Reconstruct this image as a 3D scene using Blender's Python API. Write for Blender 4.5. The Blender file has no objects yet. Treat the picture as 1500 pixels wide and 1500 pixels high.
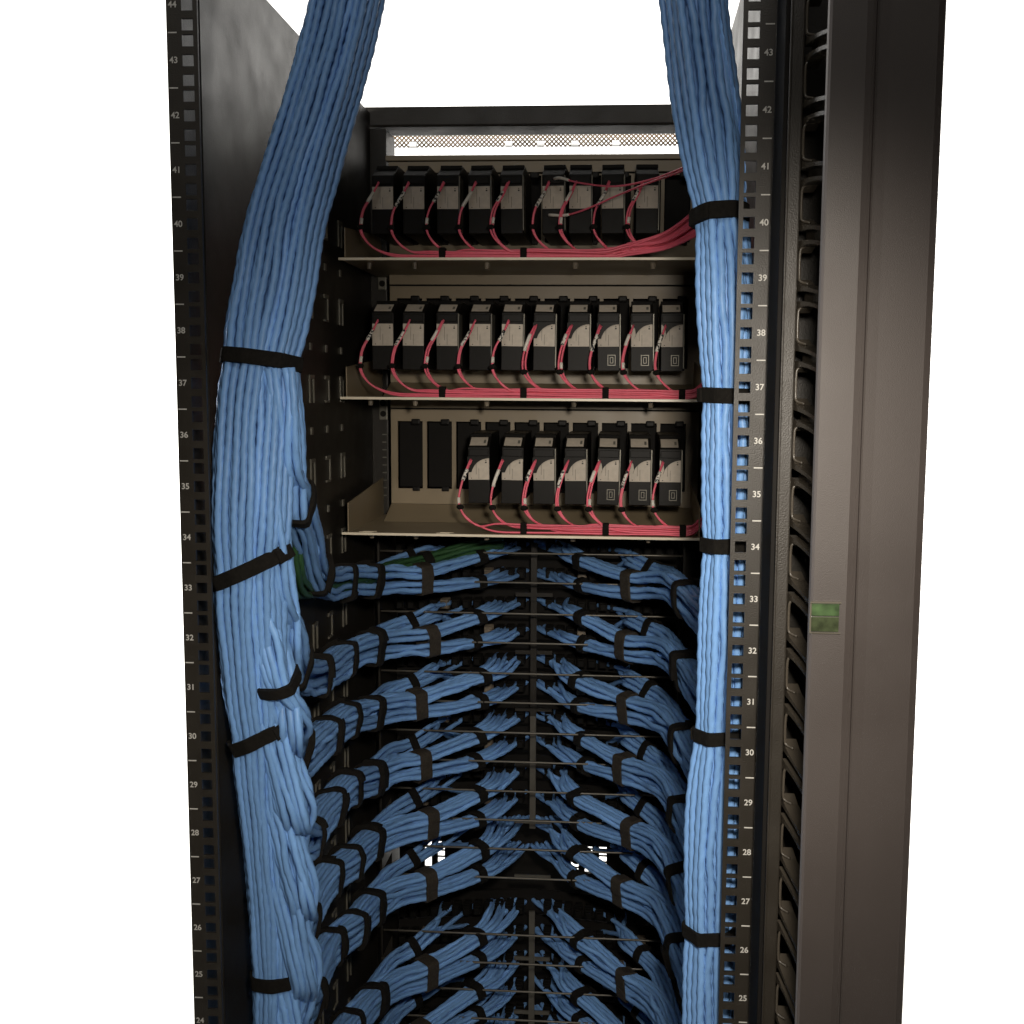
import bpy, bmesh, math, random
import numpy as np
from mathutils import Vector, Matrix, Euler

random.seed(7); RNG = np.random.default_rng(7)
R = math.radians
scene = bpy.context.scene
C = scene.collection

# ------------------------------------------------------------------ camera
CAM = np.array([0.135, -0.907, 1.716]); YAW, PITCH, ROLL = R(3.8), R(-5.94), R(-0.45)
FOC, PPX, PPY, FRAME = 1580.0, 811.0, 741.0, 1500.0
cd = bpy.data.cameras.new('camera'); cam = bpy.data.objects.new('camera', cd); C.objects.link(cam)
cd.sensor_width = 36.0; cd.lens = 36.0 * FOC / FRAME
cd.shift_x = (750 - PPX) / FRAME; cd.shift_y = -(750 - PPY) / FRAME
cd.clip_start = 0.02; cd.clip_end = 60
ROT = Matrix.Rotation(YAW, 3, 'Z') @ Matrix.Rotation(PITCH, 3, 'X') @ Matrix.Rotation(ROLL, 3, 'Y')
m3 = ROT @ Matrix(((1, 0, 0), (0, 0, -1), (0, 1, 0)))       # camera looks along local -Z, up +Y
cam.matrix_world = Matrix.Translation(Vector(CAM)) @ m3.to_4x4()
scene.camera = cam
RN = np.array(ROT)

def at(px, py, Y):
    """the point of the rack's depth plane Y that the photograph shows at a pixel (used to measure the place)"""
    d = RN @ np.array([(px - PPX) / FOC, 1.0, -(py - PPY) / FOC])
    return CAM + d * ((Y - CAM[1]) / d[1])

# ------------------------------------------------------------------ world, lamps, exposure
w = bpy.data.worlds.new('World'); scene.world = w; w.use_nodes = True
bg = w.node_tree.nodes['Background']; bg.inputs[0].default_value = (1.0, 0.93, 0.84, 1); bg.inputs[1].default_value = 0.012

def aim(o, target):
    o.rotation_euler = (Vector(target) - o.location).to_track_quat('-Z', 'Y').to_euler()
def lamp(name, kind, loc, target, energy, col, **kw):
    l = bpy.data.lights.new(name, kind); l.energy = energy; l.color = col
    for k, v in kw.items(): setattr(l, k, v)
    o = bpy.data.objects.new(name, l); C.objects.link(o); o.location = loc; aim(o, target); return o
lamp('work_light', 'SPOT', (0.195, -0.76, 1.80), (0.125, 0.3, 1.37), 35, (1.0, 0.91, 0.79), spot_size=R(70), spot_blend=1.0, shadow_soft_size=0.035)
lamp('aisle_ceiling_lamp', 'AREA', (0.0, -1.3, 3.0), (0, 0.1, 1.6), 8, (1.0, 0.95, 0.88), shape='RECTANGLE', size=1.2, size_y=0.3)
for sx in (-1.7, 1.7):
    lamp('wall_wash_fill', 'AREA', (sx, 0.62, 1.65), (0, 2.3, 1.5), 165, (1.0, 0.97, 0.93), shape='RECTANGLE', size=1.0, size_y=0.6)  # added unseen lamps either side, to wash the back wall white
vs = scene.view_settings
vs.view_transform = 'Standard'; vs.look = 'None'; vs.exposure = 0.0; vs.gamma = 1.0; vs.use_curve_mapping = False
scene.render.engine = 'CYCLES'
scene.cycles.max_bounces = 6; scene.cycles.use_denoising = True

# ------------------------------------------------------------------ materials
def mat(name, col, rough=0.5, metal=0.0, var=0.0, vscale=40.0, bump=0.0, bscale=300.0, rand=0.0, spec=0.5, rvar=0.0, sheen=0.0):
    m = bpy.data.materials.new(name); m.use_nodes = True
    nt = m.node_tree; n = nt.nodes; b = n['Principled BSDF']; L = nt.links.new
    b.inputs['Roughness'].default_value = rough; b.inputs['Metallic'].default_value = metal
    b.inputs['Specular IOR Level'].default_value = spec
    b.inputs['Base Color'].default_value = (*col, 1)
    if sheen: b.inputs['Sheen Weight'].default_value = sheen
    tc = n.new('ShaderNodeTexCoord')
    if var or rand:
        hs = n.new('ShaderNodeHueSaturation'); hs.inputs['Color'].default_value = (*col, 1)
        nz = n.new('ShaderNodeTexNoise'); nz.inputs['Scale'].default_value = vscale; nz.inputs['Detail'].default_value = 5
        L(tc.outputs['Object'], nz.inputs['Vector'])
        mr = n.new('ShaderNodeMapRange'); mr.inputs[1].default_value = 0.3; mr.inputs[2].default_value = 0.7
        mr.inputs[3].default_value = 1 - var; mr.inputs[4].default_value = 1 + var
        L(nz.outputs['Fac'], mr.inputs[0])
        if rand:
            oi = n.new('ShaderNodeObjectInfo'); r2 = n.new('ShaderNodeMapRange')
            r2.inputs[3].default_value = 1 - rand; r2.inputs[4].default_value = 1 + rand
            L(oi.outputs['Random'], r2.inputs[0])
            mu = n.new('ShaderNodeMath'); mu.operation = 'MULTIPLY'
            L(mr.outputs[0], mu.inputs[0]); L(r2.outputs[0], mu.inputs[1]); L(mu.outputs[0], hs.inputs['Value'])
        else:
            L(mr.outputs[0], hs.inputs['Value'])
        L(hs.outputs[0], b.inputs['Base Color'])
        if rvar:
            r3 = n.new('ShaderNodeMapRange'); r3.inputs[1].default_value = 0.3; r3.inputs[2].default_value = 0.7
            r3.inputs[3].default_value = rough - rvar; r3.inputs[4].default_value = rough + rvar
            L(nz.outputs['Fac'], r3.inputs[0]); L(r3.outputs[0], b.inputs['Roughness'])
    if bump:
        nb = n.new('ShaderNodeTexNoise'); nb.inputs['Scale'].default_value = bscale; nb.inputs['Detail'].default_value = 3
        L(tc.outputs['Object'], nb.inputs['Vector'])
        bp = n.new('ShaderNodeBump'); bp.inputs['Strength'].default_value = bump; bp.inputs['Distance'].default_value = 0.001
        L(nb.outputs['Fac'], bp.inputs['Height']); L(bp.outputs[0], b.inputs['Normal'])
    return m

M = {}
M['black_metal'] = mat('black powder coated steel', (0.022, 0.019, 0.015), 0.45, 0, 0.12, 25, 0.25, 900, rvar=0.06, spec=0.3)
M['rail'] = mat('dark brown black rail paint', (0.024, 0.020, 0.0148), 0.45, 0, 0.12, 25, 0.3, 900, rvar=0.06)
M['plastic'] = mat('black moulded plastic', (0.075, 0.064, 0.050), 0.27, 0, 0.1, 30, 0.12, 700)
M['cover'] = mat('textured grey brown cover paint', (0.037, 0.0300, 0.0270), 0.55, 0, 0.10, 7, 0.22, 1900, rvar=0.10)
M['dark'] = mat('black interior', (0.010, 0.009, 0.008), 0.7, 0, 0.15, 20, spec=0.15)
M['panel'] = mat('warm grey chassis paint', (0.255, 0.203, 0.130), 0.42, 0, 0.08, 18, 0.15, 600, rvar=0.08)
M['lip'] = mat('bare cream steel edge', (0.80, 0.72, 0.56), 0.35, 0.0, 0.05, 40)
M['module'] = mat('black module plastic', (0.008, 0.0072, 0.0062), 0.45, 0, 0.1, 60, 0.1, 900, spec=0.16)
M['label'] = mat('pale printed label', (0.49, 0.43, 0.35), 0.5, 0, 0.08, 160, rand=0.10)
M['ink'] = mat('black ink', (0.02, 0.02, 0.02), 0.6)
M['strap'] = mat('black hook and loop strap', (0.0095, 0.0082, 0.0065), 0.9, 0, 0.3, 300, 0.9, 2500, spec=0.2)
M['strap_brown'] = mat('dark brown hook and loop strap', (0.042, 0.034, 0.025), 0.75, 0, 0.25, 300, 0.9, 2500, spec=0.3)
M['blue'] = mat('blue cable jacket', (0.185, 0.365, 0.69), 0.40, 0, 0.07, 120, 0.15, 900, rand=0.15, spec=0.3)
M['green'] = mat('green cable jacket', (0.03, 0.085, 0.032), 0.4, 0, 0.06, 120, rand=0.1)
M['pink'] = mat('pink fibre jacket', (0.80, 0.135, 0.195), 0.42, 0, 0.05, 120, rand=0.08)
M['sleeve'] = mat('white marker sleeve', (0.72, 0.68, 0.60), 0.4, 0, 0.05, 200)
M['white_paint'] = mat('white wall paint', (0.86, 0.86, 0.85), 0.7, 0, 0.02, 3, 0.1, 200)
M['floor'] = mat('pale raised floor tile', (0.55, 0.55, 0.53), 0.45, 0, 0.06, 6)
M['mark'] = mat('white rail marking', (0.58, 0.57, 0.53), 0.6, 0, 0.15, 400)
M['mesh'] = mat('brown perforated steel', (0.16, 0.10, 0.05), 0.45, 0.3, 0.1, 40)
M['beige'] = mat('beige jack plastic', (0.20, 0.165, 0.12), 0.5, 0, 0.25, 200, rand=0.4)
M['steel'] = mat('grey steel bar', (0.13, 0.12, 0.10), 0.4, 0.5, 0.1, 60)
M['clip'] = mat('grey zinc clip', (0.17, 0.16, 0.13), 0.4, 0.3, 0.15, 60)
M['latch_reflection'] = mat('latch insert with green reflection', (0.032, 0.058, 0.022), 0.3, 0, 0.5, 140)  # green reflection on the glossy latch, put into its base colour
M['jack_dark'] = mat('dark jack plastic', (0.008, 0.0075, 0.0065), 0.55, 0, 0.1, 60, spec=0.12)
def sleeve_print():
    m = mat('marker sleeve with black print', (0.72, 0.68, 0.60), 0.4)
    nt = m.node_tree; n = nt.nodes; L = nt.links.new
    tc = n.new('ShaderNodeTexCoord'); nz = n.new('ShaderNodeTexNoise'); nz.inputs['Scale'].default_value = 330; nz.inputs['Detail'].default_value = 1
    cr = n.new('ShaderNodeValToRGB'); cr.color_ramp.interpolation = 'CONSTANT'
    cr.color_ramp.elements[0].color = (0.03, 0.03, 0.03, 1); cr.color_ramp.elements[1].position = 0.47; cr.color_ramp.elements[1].color = (0.72, 0.68, 0.6, 1)
    L(tc.outputs['Object'], nz.inputs['Vector']); L(nz.outputs['Fac'], cr.inputs[0]); L(cr.outputs[0], n['Principled BSDF'].inputs['Base Color'])
    return m
M['sleeve_print'] = sleeve_print()

# ------------------------------------------------------------------ helpers
def link(o, parent=None):
    C.objects.link(o)
    if parent is not None: o.parent = parent
    return o
def tag(o, label=None, cat=None, group=None, kind=None):
    if label: o['label'] = label
    if cat: o['category'] = cat
    if group: o['group'] = group
    if kind: o['kind'] = kind
    return o
def empty(name, loc=(0, 0, 0)):
    o = bpy.data.objects.new(name, None); o.location = loc; C.objects.link(o); o.empty_display_size = 0.02; return o
def mesh_np(name, V, F, m, smooth=True):
    """V (n,3) array, F (k,4) quads"""
    me = bpy.data.meshes.new(name); V = np.asarray(V, dtype=np.float32); F = np.asarray(F, dtype=np.int32)
    me.vertices.add(len(V)); me.vertices.foreach_set('co', V.ravel())
    me.loops.add(F.size); me.loops.foreach_set('vertex_index', F.ravel())
    me.polygons.add(len(F)); me.polygons.foreach_set('loop_start', np.arange(0, F.size, F.shape[1], dtype=np.int32))
    me.polygons.foreach_set('loop_total', np.full(len(F), F.shape[1], dtype=np.int32))
    me.polygons.foreach_set('use_smooth', np.full(len(F), smooth))
    me.update(calc_edges=True); me.materials.append(m); return me
def add_box(bm, x0, x1, y0, y1, z0, z1):
    vs_ = [bm.verts.new(p) for p in ((x0, y0, z0), (x1, y0, z0), (x1, y1, z0), (x0, y1, z0), (x0, y0, z1), (x1, y0, z1), (x1, y1, z1), (x0, y1, z1))]
    for f in ((3, 2, 1, 0), (4, 5, 6, 7), (0, 1, 5, 4), (1, 2, 6, 5), (2, 3, 7, 6), (3, 0, 4, 7)): bm.faces.new([vs_[i] for i in f])
def build(name, bm, m, parent=None, bevel=0.0, seg=2, smooth=False):
    if bevel: bmesh.ops.bevel(bm, geom=list(bm.edges), offset=bevel, segments=seg, profile=0.6, affect='EDGES', clamp_overlap=True)
    me = bpy.data.meshes.new(name); bm.to_mesh(me); bm.free(); me.materials.append(m)
    if smooth: me.polygons.foreach_set('use_smooth', np.full(len(me.polygons), True))
    o = bpy.data.objects.new(name, me); return link(o, parent)
def box(name, m, parent, x0, x1, y0, y1, z0, z1, bevel=0.0, seg=2):
    bm = bmesh.new(); add_box(bm, min(x0, x1), max(x0, x1), min(y0, y1), max(y0, y1), min(z0, z1), max(z0, z1)); return build(name, bm, m, parent, bevel, seg)
def prism(name, m, parent, poly, axis, a0, a1, bevel=0.0):
    """poly: list of 2-D points in the plane across `axis`; extruded from a0 to a1"""
    bm = bmesh.new()
    def P(u, v, a): return {'x': (a, u, v), 'y': (u, a, v), 'z': (u, v, a)}[axis]
    A = [bm.verts.new(P(u, v, a0)) for u, v in poly]; B = [bm.verts.new(P(u, v, a1)) for u, v in poly]
    bm.faces.new(A); bm.faces.new(B[::-1]); n = len(poly)
    for i in range(n): bm.faces.new((A[i], B[i], B[(i + 1) % n], A[(i + 1) % n]))
    bmesh.ops.recalc_face_normals(bm, faces=bm.faces)
    return build(name, bm, m, parent, bevel)

def spline(P, step):
    """Catmull-Rom through rows of P, resampled evenly; extra columns are carried along"""
    P = np.asarray(P, dtype=float); n = len(P); out = []
    E = np.vstack([2 * P[0] - P[1], P, 2 * P[-1] - P[-2]])
    for i in range(n - 1):
        p0, p1, p2, p3 = E[i], E[i + 1], E[i + 2], E[i + 3]
        k = 24; t = np.linspace(0, 1, k, endpoint=False)[:, None]
        out.append(0.5 * ((2 * p1) + (-p0 + p2) * t + (2 * p0 - 5 * p1 + 4 * p2 - p3) * t**2 + (-p0 + 3 * p1 - 3 * p2 + p3) * t**3))
    D = np.vstack(out + [P[-1:]])
    s = np.concatenate([[0], np.cumsum(np.linalg.norm(np.diff(D[:, :3], axis=0), axis=1))])
    q = np.linspace(0, s[-1], max(3, int(s[-1] / step) + 1))
    return np.stack([np.interp(q, s, D[:, j]) for j in range(D.shape[1])], 1), q
def frames(P, ref):
    T = np.gradient(P, axis=0); T /= np.linalg.norm(T, axis=1)[:, None]
    N = np.zeros_like(P); v = np.asarray(ref, float)
    for i in range(len(P)):
        v = v - T[i] * np.dot(v, T[i]); v = v / np.linalg.norm(v); N[i] = v
    return T, N, np.cross(T, N)
def tube_mesh(name, P, r, m, sides=8, lobe=0.0, pitch=0.03, phase=0.0, s=None, cap=True):
    T, N, B = frames(P, (0.31, 0.52, 0.79) if abs(np.dot((P[-1] - P[0]) / np.linalg.norm(P[-1] - P[0]), (0.31, 0.52, 0.79))) < 0.9 else (1, 0, 0))
    n = len(P)
    if s is None: s = np.concatenate([[0], np.cumsum(np.linalg.norm(np.diff(P, axis=0), axis=1))])
    a = np.linspace(0, 2 * np.pi, sides, endpoint=False)
    rr = r * (1 + lobe * np.cos(2 * (a[None, :] - 2 * np.pi * s[:, None] / pitch - phase)))
    V = P[:, None, :] + rr[..., None] * (np.cos(a)[None, :, None] * N[:, None, :] + np.sin(a)[None, :, None] * B[:, None, :])
    i = np.arange(n - 1)[:, None] * sides; j = np.arange(sides)[None, :]; j2 = (j + 1) % sides
    F = np.stack([i + j, i + j2, i + sides + j2, i + sides + j], -1).reshape(-1, 4)
    V = V.reshape(-1, 3)
    if cap:
        k = len(V); V = np.vstack([V, P[:1], P[-1:]]); e = (n - 1) * sides; jj = np.arange(sides)
        # caps as degenerate-free quads: centre, two rim points, middle between them
        F = np.vstack([F, np.stack([np.full(sides // 2, k), (jj[::2] + 2) % sides, jj[::2] + 1, jj[::2]], 1),
                       np.stack([np.full(sides // 2, k + 1), e + jj[::2], e + jj[::2] + 1, e + (jj[::2] + 2) % sides], 1)])
    return mesh_np(name, V, F, m)
def hexpack(n, stretch=1.0):
    pts = []
    for i in range(-16, 17):
        for j in range(-16, 17):
            x = i + 0.5 * (j % 2); y = j * 0.866; pts.append((x, y))
    pts.sort(key=lambda p: (p[0] / stretch)**2 + (p[1] * stretch)**2 + 0.001 * p[0])
    return np.array(pts[:n])
def hull2(pts):
    pts = sorted(set(map(tuple, np.round(pts, 6))))
    def half(ps):
        h = []
        for p in ps:
            while len(h) > 1 and (h[-1][0] - h[-2][0]) * (p[1] - h[-2][1]) - (h[-1][1] - h[-2][1]) * (p[0] - h[-2][0]) <= 0: h.pop()
            h.append(p)
        return h
    a = half(pts); b = half(pts[::-1]); return np.array(a[:-1] + b[:-1])

CABR = 0.0035
class Bundle:
    """n cables that follow one spine; columns of cps: x y z [spread]"""
    def __init__(s, cps, n=None, offs=None, ref=(1, 0, 0), r=CABR, step=0.0045, jitter=0.25, gap=1.04, stretch=1.0, seed=0, starts=None, pinch=(), stray=0.0):
        cps = np.asarray(cps, float)
        if cps.shape[1] == 3: cps = np.hstack([cps, np.ones((len(cps), 1))])
        if cps.shape[1] == 4: cps = np.hstack([cps, cps[:, 3:4]])
        D, s.q = spline(cps, step); P = D[:, :3]; sp = D[:, 3]; sv = D[:, 4]
        for pt in pinch:
            i = int(np.argmin(np.linalg.norm(P - np.asarray(pt), axis=1))); g = 1 - 0.085 * np.exp(-((s.q - s.q[i]) / 0.022)**2); sp = sp * g; sv = sv * g
        T, N, B = frames(P, ref); s.P, s.T, s.N, s.B, s.r = P, T, N, B, r
        if offs is None: offs = hexpack(n, stretch) * (2 * r * gap)
        rg = np.random.default_rng(seed); s.paths = []
        for k, (u, v) in enumerate(offs):
            ph = rg.uniform(0, 6.28, 4); la = rg.uniform(0.10, 0.25, 2); amp = jitter * r * (2.4 if rg.random() < stray else 1.0)
            du = amp * (np.sin(6.28 * s.q / la[0] + ph[0]) + 0.5 * np.sin(6.28 * s.q / (la[0] * 0.43) + ph[1]))
            dv = amp * (np.sin(6.28 * s.q / la[1] + ph[2]) + 0.5 * np.sin(6.28 * s.q / (la[1] * 0.47) + ph[3]))
            path = P + N * (u * sp + du)[:, None] + B * (v * sv + dv)[:, None]
            if starts is not None:      # the first stretch swings over to this cable's own jack
                q0, w_ = np.asarray(starts[k]), np.clip(1 - s.q / 0.105, 0, 1)[:, None]; w_ = w_ * w_ * (3 - 2 * w_)
                path = path * (1 - w_) + (q0 + (path - path[0])) * w_
            s.paths.append(path)
    def make(s, root, m, lobe=0.11, pitch=0.034, sides=8, name='cable', keep=None):
        for k, p in enumerate(s.paths):
            if keep is not None and not keep(k, p): continue
            me = tube_mesh(name, p, s.r, m, sides, lobe, pitch * random.uniform(0.85, 1.15), random.uniform(0, 6), s.q)
            link(bpy.data.objects.new(name, me), root)
    def idx(s, f):
        return int(np.clip(f, 0, 1) * (len(s.P) - 1))
    def near(s, pt):
        return int(np.argmin(np.linalg.norm(s.P - np.asarray(pt), axis=1)))

def strap(root, bundles, idxs, m, width=0.013, thick=0.0013, tilt=0.0, tail=True, name='strap', slack=0.0003):
    """a band wound round every cable of the bundles at their given spine indices"""
    b0, i0 = bundles[0], idxs[0]
    o = np.mean([b.P[i] for b, i in zip(bundles, idxs)], axis=0); t = b0.T[i0]; N = b0.N[i0]
    t = t + N * tilt; t /= np.linalg.norm(t); N = N - t * np.dot(N, t); N /= np.linalg.norm(N); B = np.cross(t, N)
    pts = []
    for b, i in zip(bundles, idxs):
        for p in b.paths:
            lo, hi = max(0, i - 14), min(len(p), i + 15)
            d = np.abs((p[lo:hi] - o) @ t); q = p[lo + int(np.argmin(d))] - o
            for a in np.linspace(0, 2 * np.pi, 10, endpoint=False):
                pts.append((q @ N + (b.r * 1.08 + slack) * math.cos(a), q @ B + (b.r * 1.08 + slack) * math.sin(a)))
    H = hull2(np.array(pts)); Hc = np.vstack([H, H[:1]])
    s = np.concatenate([[0], np.cumsum(np.linalg.norm(np.diff(Hc, axis=0), axis=1))])
    k = max(20, int(s[-1] / 0.003)); q = np.linspace(0, s[-1], k, endpoint=False)
    H = np.stack([np.interp(q, s, Hc[:, 0]), np.interp(q, s, Hc[:, 1])], 1)
    cen = H.mean(0); out = H - cen; out /= np.linalg.norm(out, axis=1)[:, None]
    wob = 0.0005 * np.sin(np.arange(k) * 0.9 + random.uniform(0, 6))
    sh = 0.0012 * np.sin(np.arange(k) / k * 6.28 + random.uniform(0, 6))
    ring = []
    for dr, dt in ((0, -0.5), (thick, -0.46), (thick, 0.46), (0, 0.5)):
        h = H + out * (dr + wob * (dr > 0))[:, None]
        ring.append(o + h[:, :1] * N + h[:, 1:] * B + np.outer(dt * width + sh, t))
    V = np.concatenate(ring); j = np.arange(k); j2 = (j + 1) % k
    F = np.concatenate([np.stack([a * k + j, a * k + j2, ((a + 1) % 4) * k + j2, ((a + 1) % 4) * k + j], 1) for a in range(4)])
    # the free end of the band lies over the first turn
    k0 = random.randrange(k); kk = max(4, int(k * random.uniform(0.22, 0.4))); ids = (k0 + np.arange(kk)) % k; base = len(V)
    ring = []
    for dr, dt in ((thick, -0.45), (thick * 1.8, -0.42), (thick * 1.8, 0.42), (thick, 0.45)):
        h = H[ids] + out[ids] * (dr + 0.0002 + wob[ids])[:, None]
        ring.append(o + h[:, :1] * N + h[:, 1:] * B + np.outer(dt * width + sh[ids] + np.linspace(0.0, 0.14 * width, kk), t))
    V = np.concatenate([V] + ring); j = np.arange(kk - 1)
    F = np.concatenate([F] + [base + np.stack([a * kk + j, a * kk + j + 1, ((a + 1) % 4) * kk + j + 1, ((a + 1) % 4) * kk + j], 1) for a in range(4)]
                       + [base + np.array([[0, kk, 2 * kk, 3 * kk], [4 * kk - 1, 3 * kk - 1, 2 * kk - 1, kk - 1]])])
    me = mesh_np(name, V, F, m, smooth=False); return link(bpy.data.objects.new(name, me), root)

U = 0.04445; Z36 = 1.678
def uz(u): return Z36 + (u - 36) * U

# ------------------------------------------------------------------ setting: floor and bright wall of the hall
tag(box('floor', M['floor'], None, -4, 4, -3.5, 2.3, -0.05, 0), kind='structure')
tag(box('wall', M['white_paint'], None, -4, 4, 2.3, 2.42, 0, 3.6), kind='structure')

# ------------------------------------------------------------------ rack frame
rack = empty('server_rack', (0, 0.35, 0))
rack_inv = Matrix.Translation((0, -0.35, 0))
def under(root):      # child matrices: keep world coordinates although the root stands at the base
    for o in list(root.children): o.matrix_parent_inverse = root.matrix_basis.inverted()
tag(rack, 'tall black open equipment rack with square-holed rails and white unit numbers', 'server rack')

def rail(sgn, parent, u_lo=21, u_hi=48):
    bm = bmesh.new(); hx, hw, th = sgn * 0.2325, 0.00475, 0.0025
    xa, xb = hx - sgn * 0.0085, hx + sgn * 0.0178
    zs = []
    for u in range(u_lo, u_hi + 1):
        for dz in (-0.015875, 0, 0.015875): zs.append(uz(u) + dz)
    z0, z1 = uz(u_lo) - U / 2, uz(u_hi) + U / 2
    xs = sorted([xa, xb, hx - hw, hx + hw]); 
    zb = [z0]
    for z in zs: zb += [z - hw, z + hw]
    zb.append(z1)
    def quad(a, b, c, d): bm.faces.new([bm.verts.new(p) for p in (a, b, c, d)])
    for y, in ((0.0,), (th,)):
        for i in range(len(zb) - 1):
            hole = i % 2 == 1
            cols = [(xs[0], xs[1]), (xs[2], xs[3])] if hole else [(xs[0], xs[3])]
            for a, b in cols: quad((a, y, zb[i]), (b, y, zb[i]), (b, y, zb[i + 1]), (a, y, zb[i + 1]))
            if hole and y == 0.0:
                a, b, c, d = xs[1], xs[2], zb[i], zb[i + 1]
                quad((a, 0, c), (b, 0, c), (b, th, c), (a, th, c)); quad((a, 0, d), (b, 0, d), (b, th, d), (a, th, d))
                quad((a, 0, c), (a, 0, d), (a, th, d), (a, th, c)); quad((b, 0, c), (b, 0, d), (b, th, d), (b, th, c))
    for x in (xs[0], xs[3]): quad((x, 0, z0), (x, th, z0), (x, th, z1), (x, 0, z1))
    bmesh.ops.remove_doubles(bm, verts=bm.verts, dist=1e-5); bmesh.ops.recalc_face_normals(bm, faces=bm.faces)
    o = build('rail', bm, M['rail'], parent)
    # rail side flange running back, and the lower plain stretch
    box('rail_flange', M['rail'], o, xb, xb - sgn * 0.002, 0.0026, 0.06, z0, z1)
    box('rail_foot', M['rail'], o, min(xa, xb), max(xa, xb), 0.0, 0.06, 0.0, z0 - 0.0005)
    # numbers and tick marks
    for u in range(u_lo, u_hi + 1):
        fc = bpy.data.curves.new('unit_number', 'FONT'); fc.body = str(u); fc.size = 0.0072; fc.align_x = 'CENTER'; fc.align_y = 'CENTER'; fc.extrude = 0.00005; fc.offset = 0.00012
        fc.materials.append(M['mark'])
        tmp = bpy.data.objects.new('unit_number_text', fc); C.objects.link(tmp); dg = bpy.context.evaluated_depsgraph_get()
        me = bpy.data.meshes.new_from_object(tmp.evaluated_get(dg)); bpy.data.objects.remove(tmp); me.name = 'unit_number'
        t = bpy.data.objects.new('unit_number', me); link(t, o); t.location = (hx + sgn * 0.0122, -0.0003, uz(u)); t.rotation_euler = (R(90), 0, 0)
        box('tick_mark', M['mark'], o, hx + sgn * 0.0092, hx + sgn * 0.0165, -0.0003, -0.0001, uz(u) - U / 2 - 0.0005, uz(u) - U / 2 + 0.0005)
    return o
rail(1, rack); rail(-1, rack)
for sgn in (1, -1):        # front posts and side panels
    box('front_post', M['black_metal'], rack, sgn * 0.222, sgn * 0.262, 0.70, 0.76, 0.0, uz(45.5), 0.002)
box('top_bar', M['rail'], rack, -0.2495, 0.2495, 0.004, 0.045, uz(48.55), uz(49.2), 0.003)
box('front_top_bar', M['rail'], rack, -0.262, 0.262, 0.70, 0.76, uz(45.55), uz(46.2), 0.003)
sp_l = box('side_panel', M['black_metal'], rack, -0.2515, -0.246, 0.062, 0.70, 0.05, uz(46))
sp_r = box('side_panel', M['black_metal'], rack, 0.246, 0.2515, 0.062, 0.70, 0.05, uz(46))
# zinc clips and slots on the inside of the left panel, in groups down the panel
def c_clip(parent, y, z, w_, h_, kind):
    bm = bmesh.new(); x0, x1 = -0.2458, -0.2435; t = 0.003
    if kind == 0: add_box(bm, x0, x1, y, y + w_, z - h_ * 0.15, z + h_ * 0.15)
    else:
        add_box(bm, x0, x1, y, y + w_, z + h_ / 2 - t * 1.6, z + h_ / 2)
        add_box(bm, x0, x1, y + (w_ - t if kind == 1 else 0), y + (w_ if kind == 1 else t), z - h_ / 2, z + h_ / 2 - t * 1.6 - 0.0001)
        if kind == 2: add_box(bm, x0, x1, y + w_ - t, y + w_, z - h_ / 2, z + h_ / 2 - t * 1.6 - 0.0001)
        if kind == 1: add_box(bm, x0, x1, y, y + w_ - t - 0.0001, z - h_ / 2, z - h_ / 2 + t)
    build('clip', bm, M['clip'], parent, 0.0004, 1)
CZ = at(478, 570, 0.445)[2]
for r_ in range(11):
    zz = CZ + 0.203 - 0.1015 * r_
    for j, yy in enumerate((0.372, 0.440, 0.512)):
        c_clip(sp_l, yy, zz, 0.019, 0.034, (2, 1, 2)[j])
        c_clip(sp_l, yy + 0.004, zz - 0.0508, 0.007, 0.03, 0)
# bracket with two round eyes on the front rail
for zz in (1.884, 1.692):
    br = box('eye_bracket', M['clip'], rack, -0.2345, -0.2220, 0.694, 0.699, zz - 0.017, zz + 0.017, 0.001)
    for dz in (-0.008, 0.008):
        bm = bmesh.new(); bmesh.ops.create_cone(bm, segments=16, radius1=0.0045, radius2=0.0045, depth=0.002, cap_ends=True, matrix=Matrix.Translation((-0.22825, 0.6932, zz + dz)) @ Matrix.Rotation(R(90), 4, 'X'))
        build('eye', bm, M['dark'], br)
for i in range(9):
    box('rail_slot', M['clip'], rack, -0.2310, -0.2250, 0.6985, 0.6995, 1.652 - i * 0.0115, 1.652 - i * 0.0115 + 0.0016)
under(rack)

# front door sheet with tall light slits low down, seen from inside
door = empty('front_door', (0, 0.86, 0))
tag(door, 'dark sheet door closing the far side of the rack with bright slits low down', 'door')
zt = at(800, 236, 0.86)[2]; za, zb_ = at(800, 1277, 0.86)[2], at(800, 1238, 0.86)[2]
box('door_sheet', M['dark'], door, -0.30, 0.30, 0.86, 0.868, zb_, zt)
box('door_sheet', M['dark'], door, -0.30, 0.30, 0.86, 0.868, 0.03, za)
xs_sl = sorted([at(px, 1255, 0.86)[0] for px in (627, 646, 664, 716, 842, 862, 883, 930)])
xs_sl = [x for x in xs_sl if abs(x - at(716, 1255, 0.86)[0]) > 1e-4 and abs(x - at(930, 1255, 0.86)[0]) > 1e-4 and abs(x - at(664, 1255, 0.86)[0]) > 1e-4]
xprev = -0.30
for x in xs_sl + [0.31]:
    box('door_bar', M['dark'], door, xprev, min(x - 0.0062, 0.30), 0.8605, 0.8675, za, zb_); xprev = x + 0.0062
for k in range(4):
    zz = za + (zb_ - za) * (k + 0.7) / 4.2
    box('door_rung', M['dark'], door, -0.18, 0.12, 0.862, 0.866, zz - 0.0009, zz + 0.0009)
for sgn in (1, -1): box('door_side', M['dark'], door, sgn * 0.262, sgn * 0.266, 0.765, 0.86, 0.03, zt)
under(door)

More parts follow.
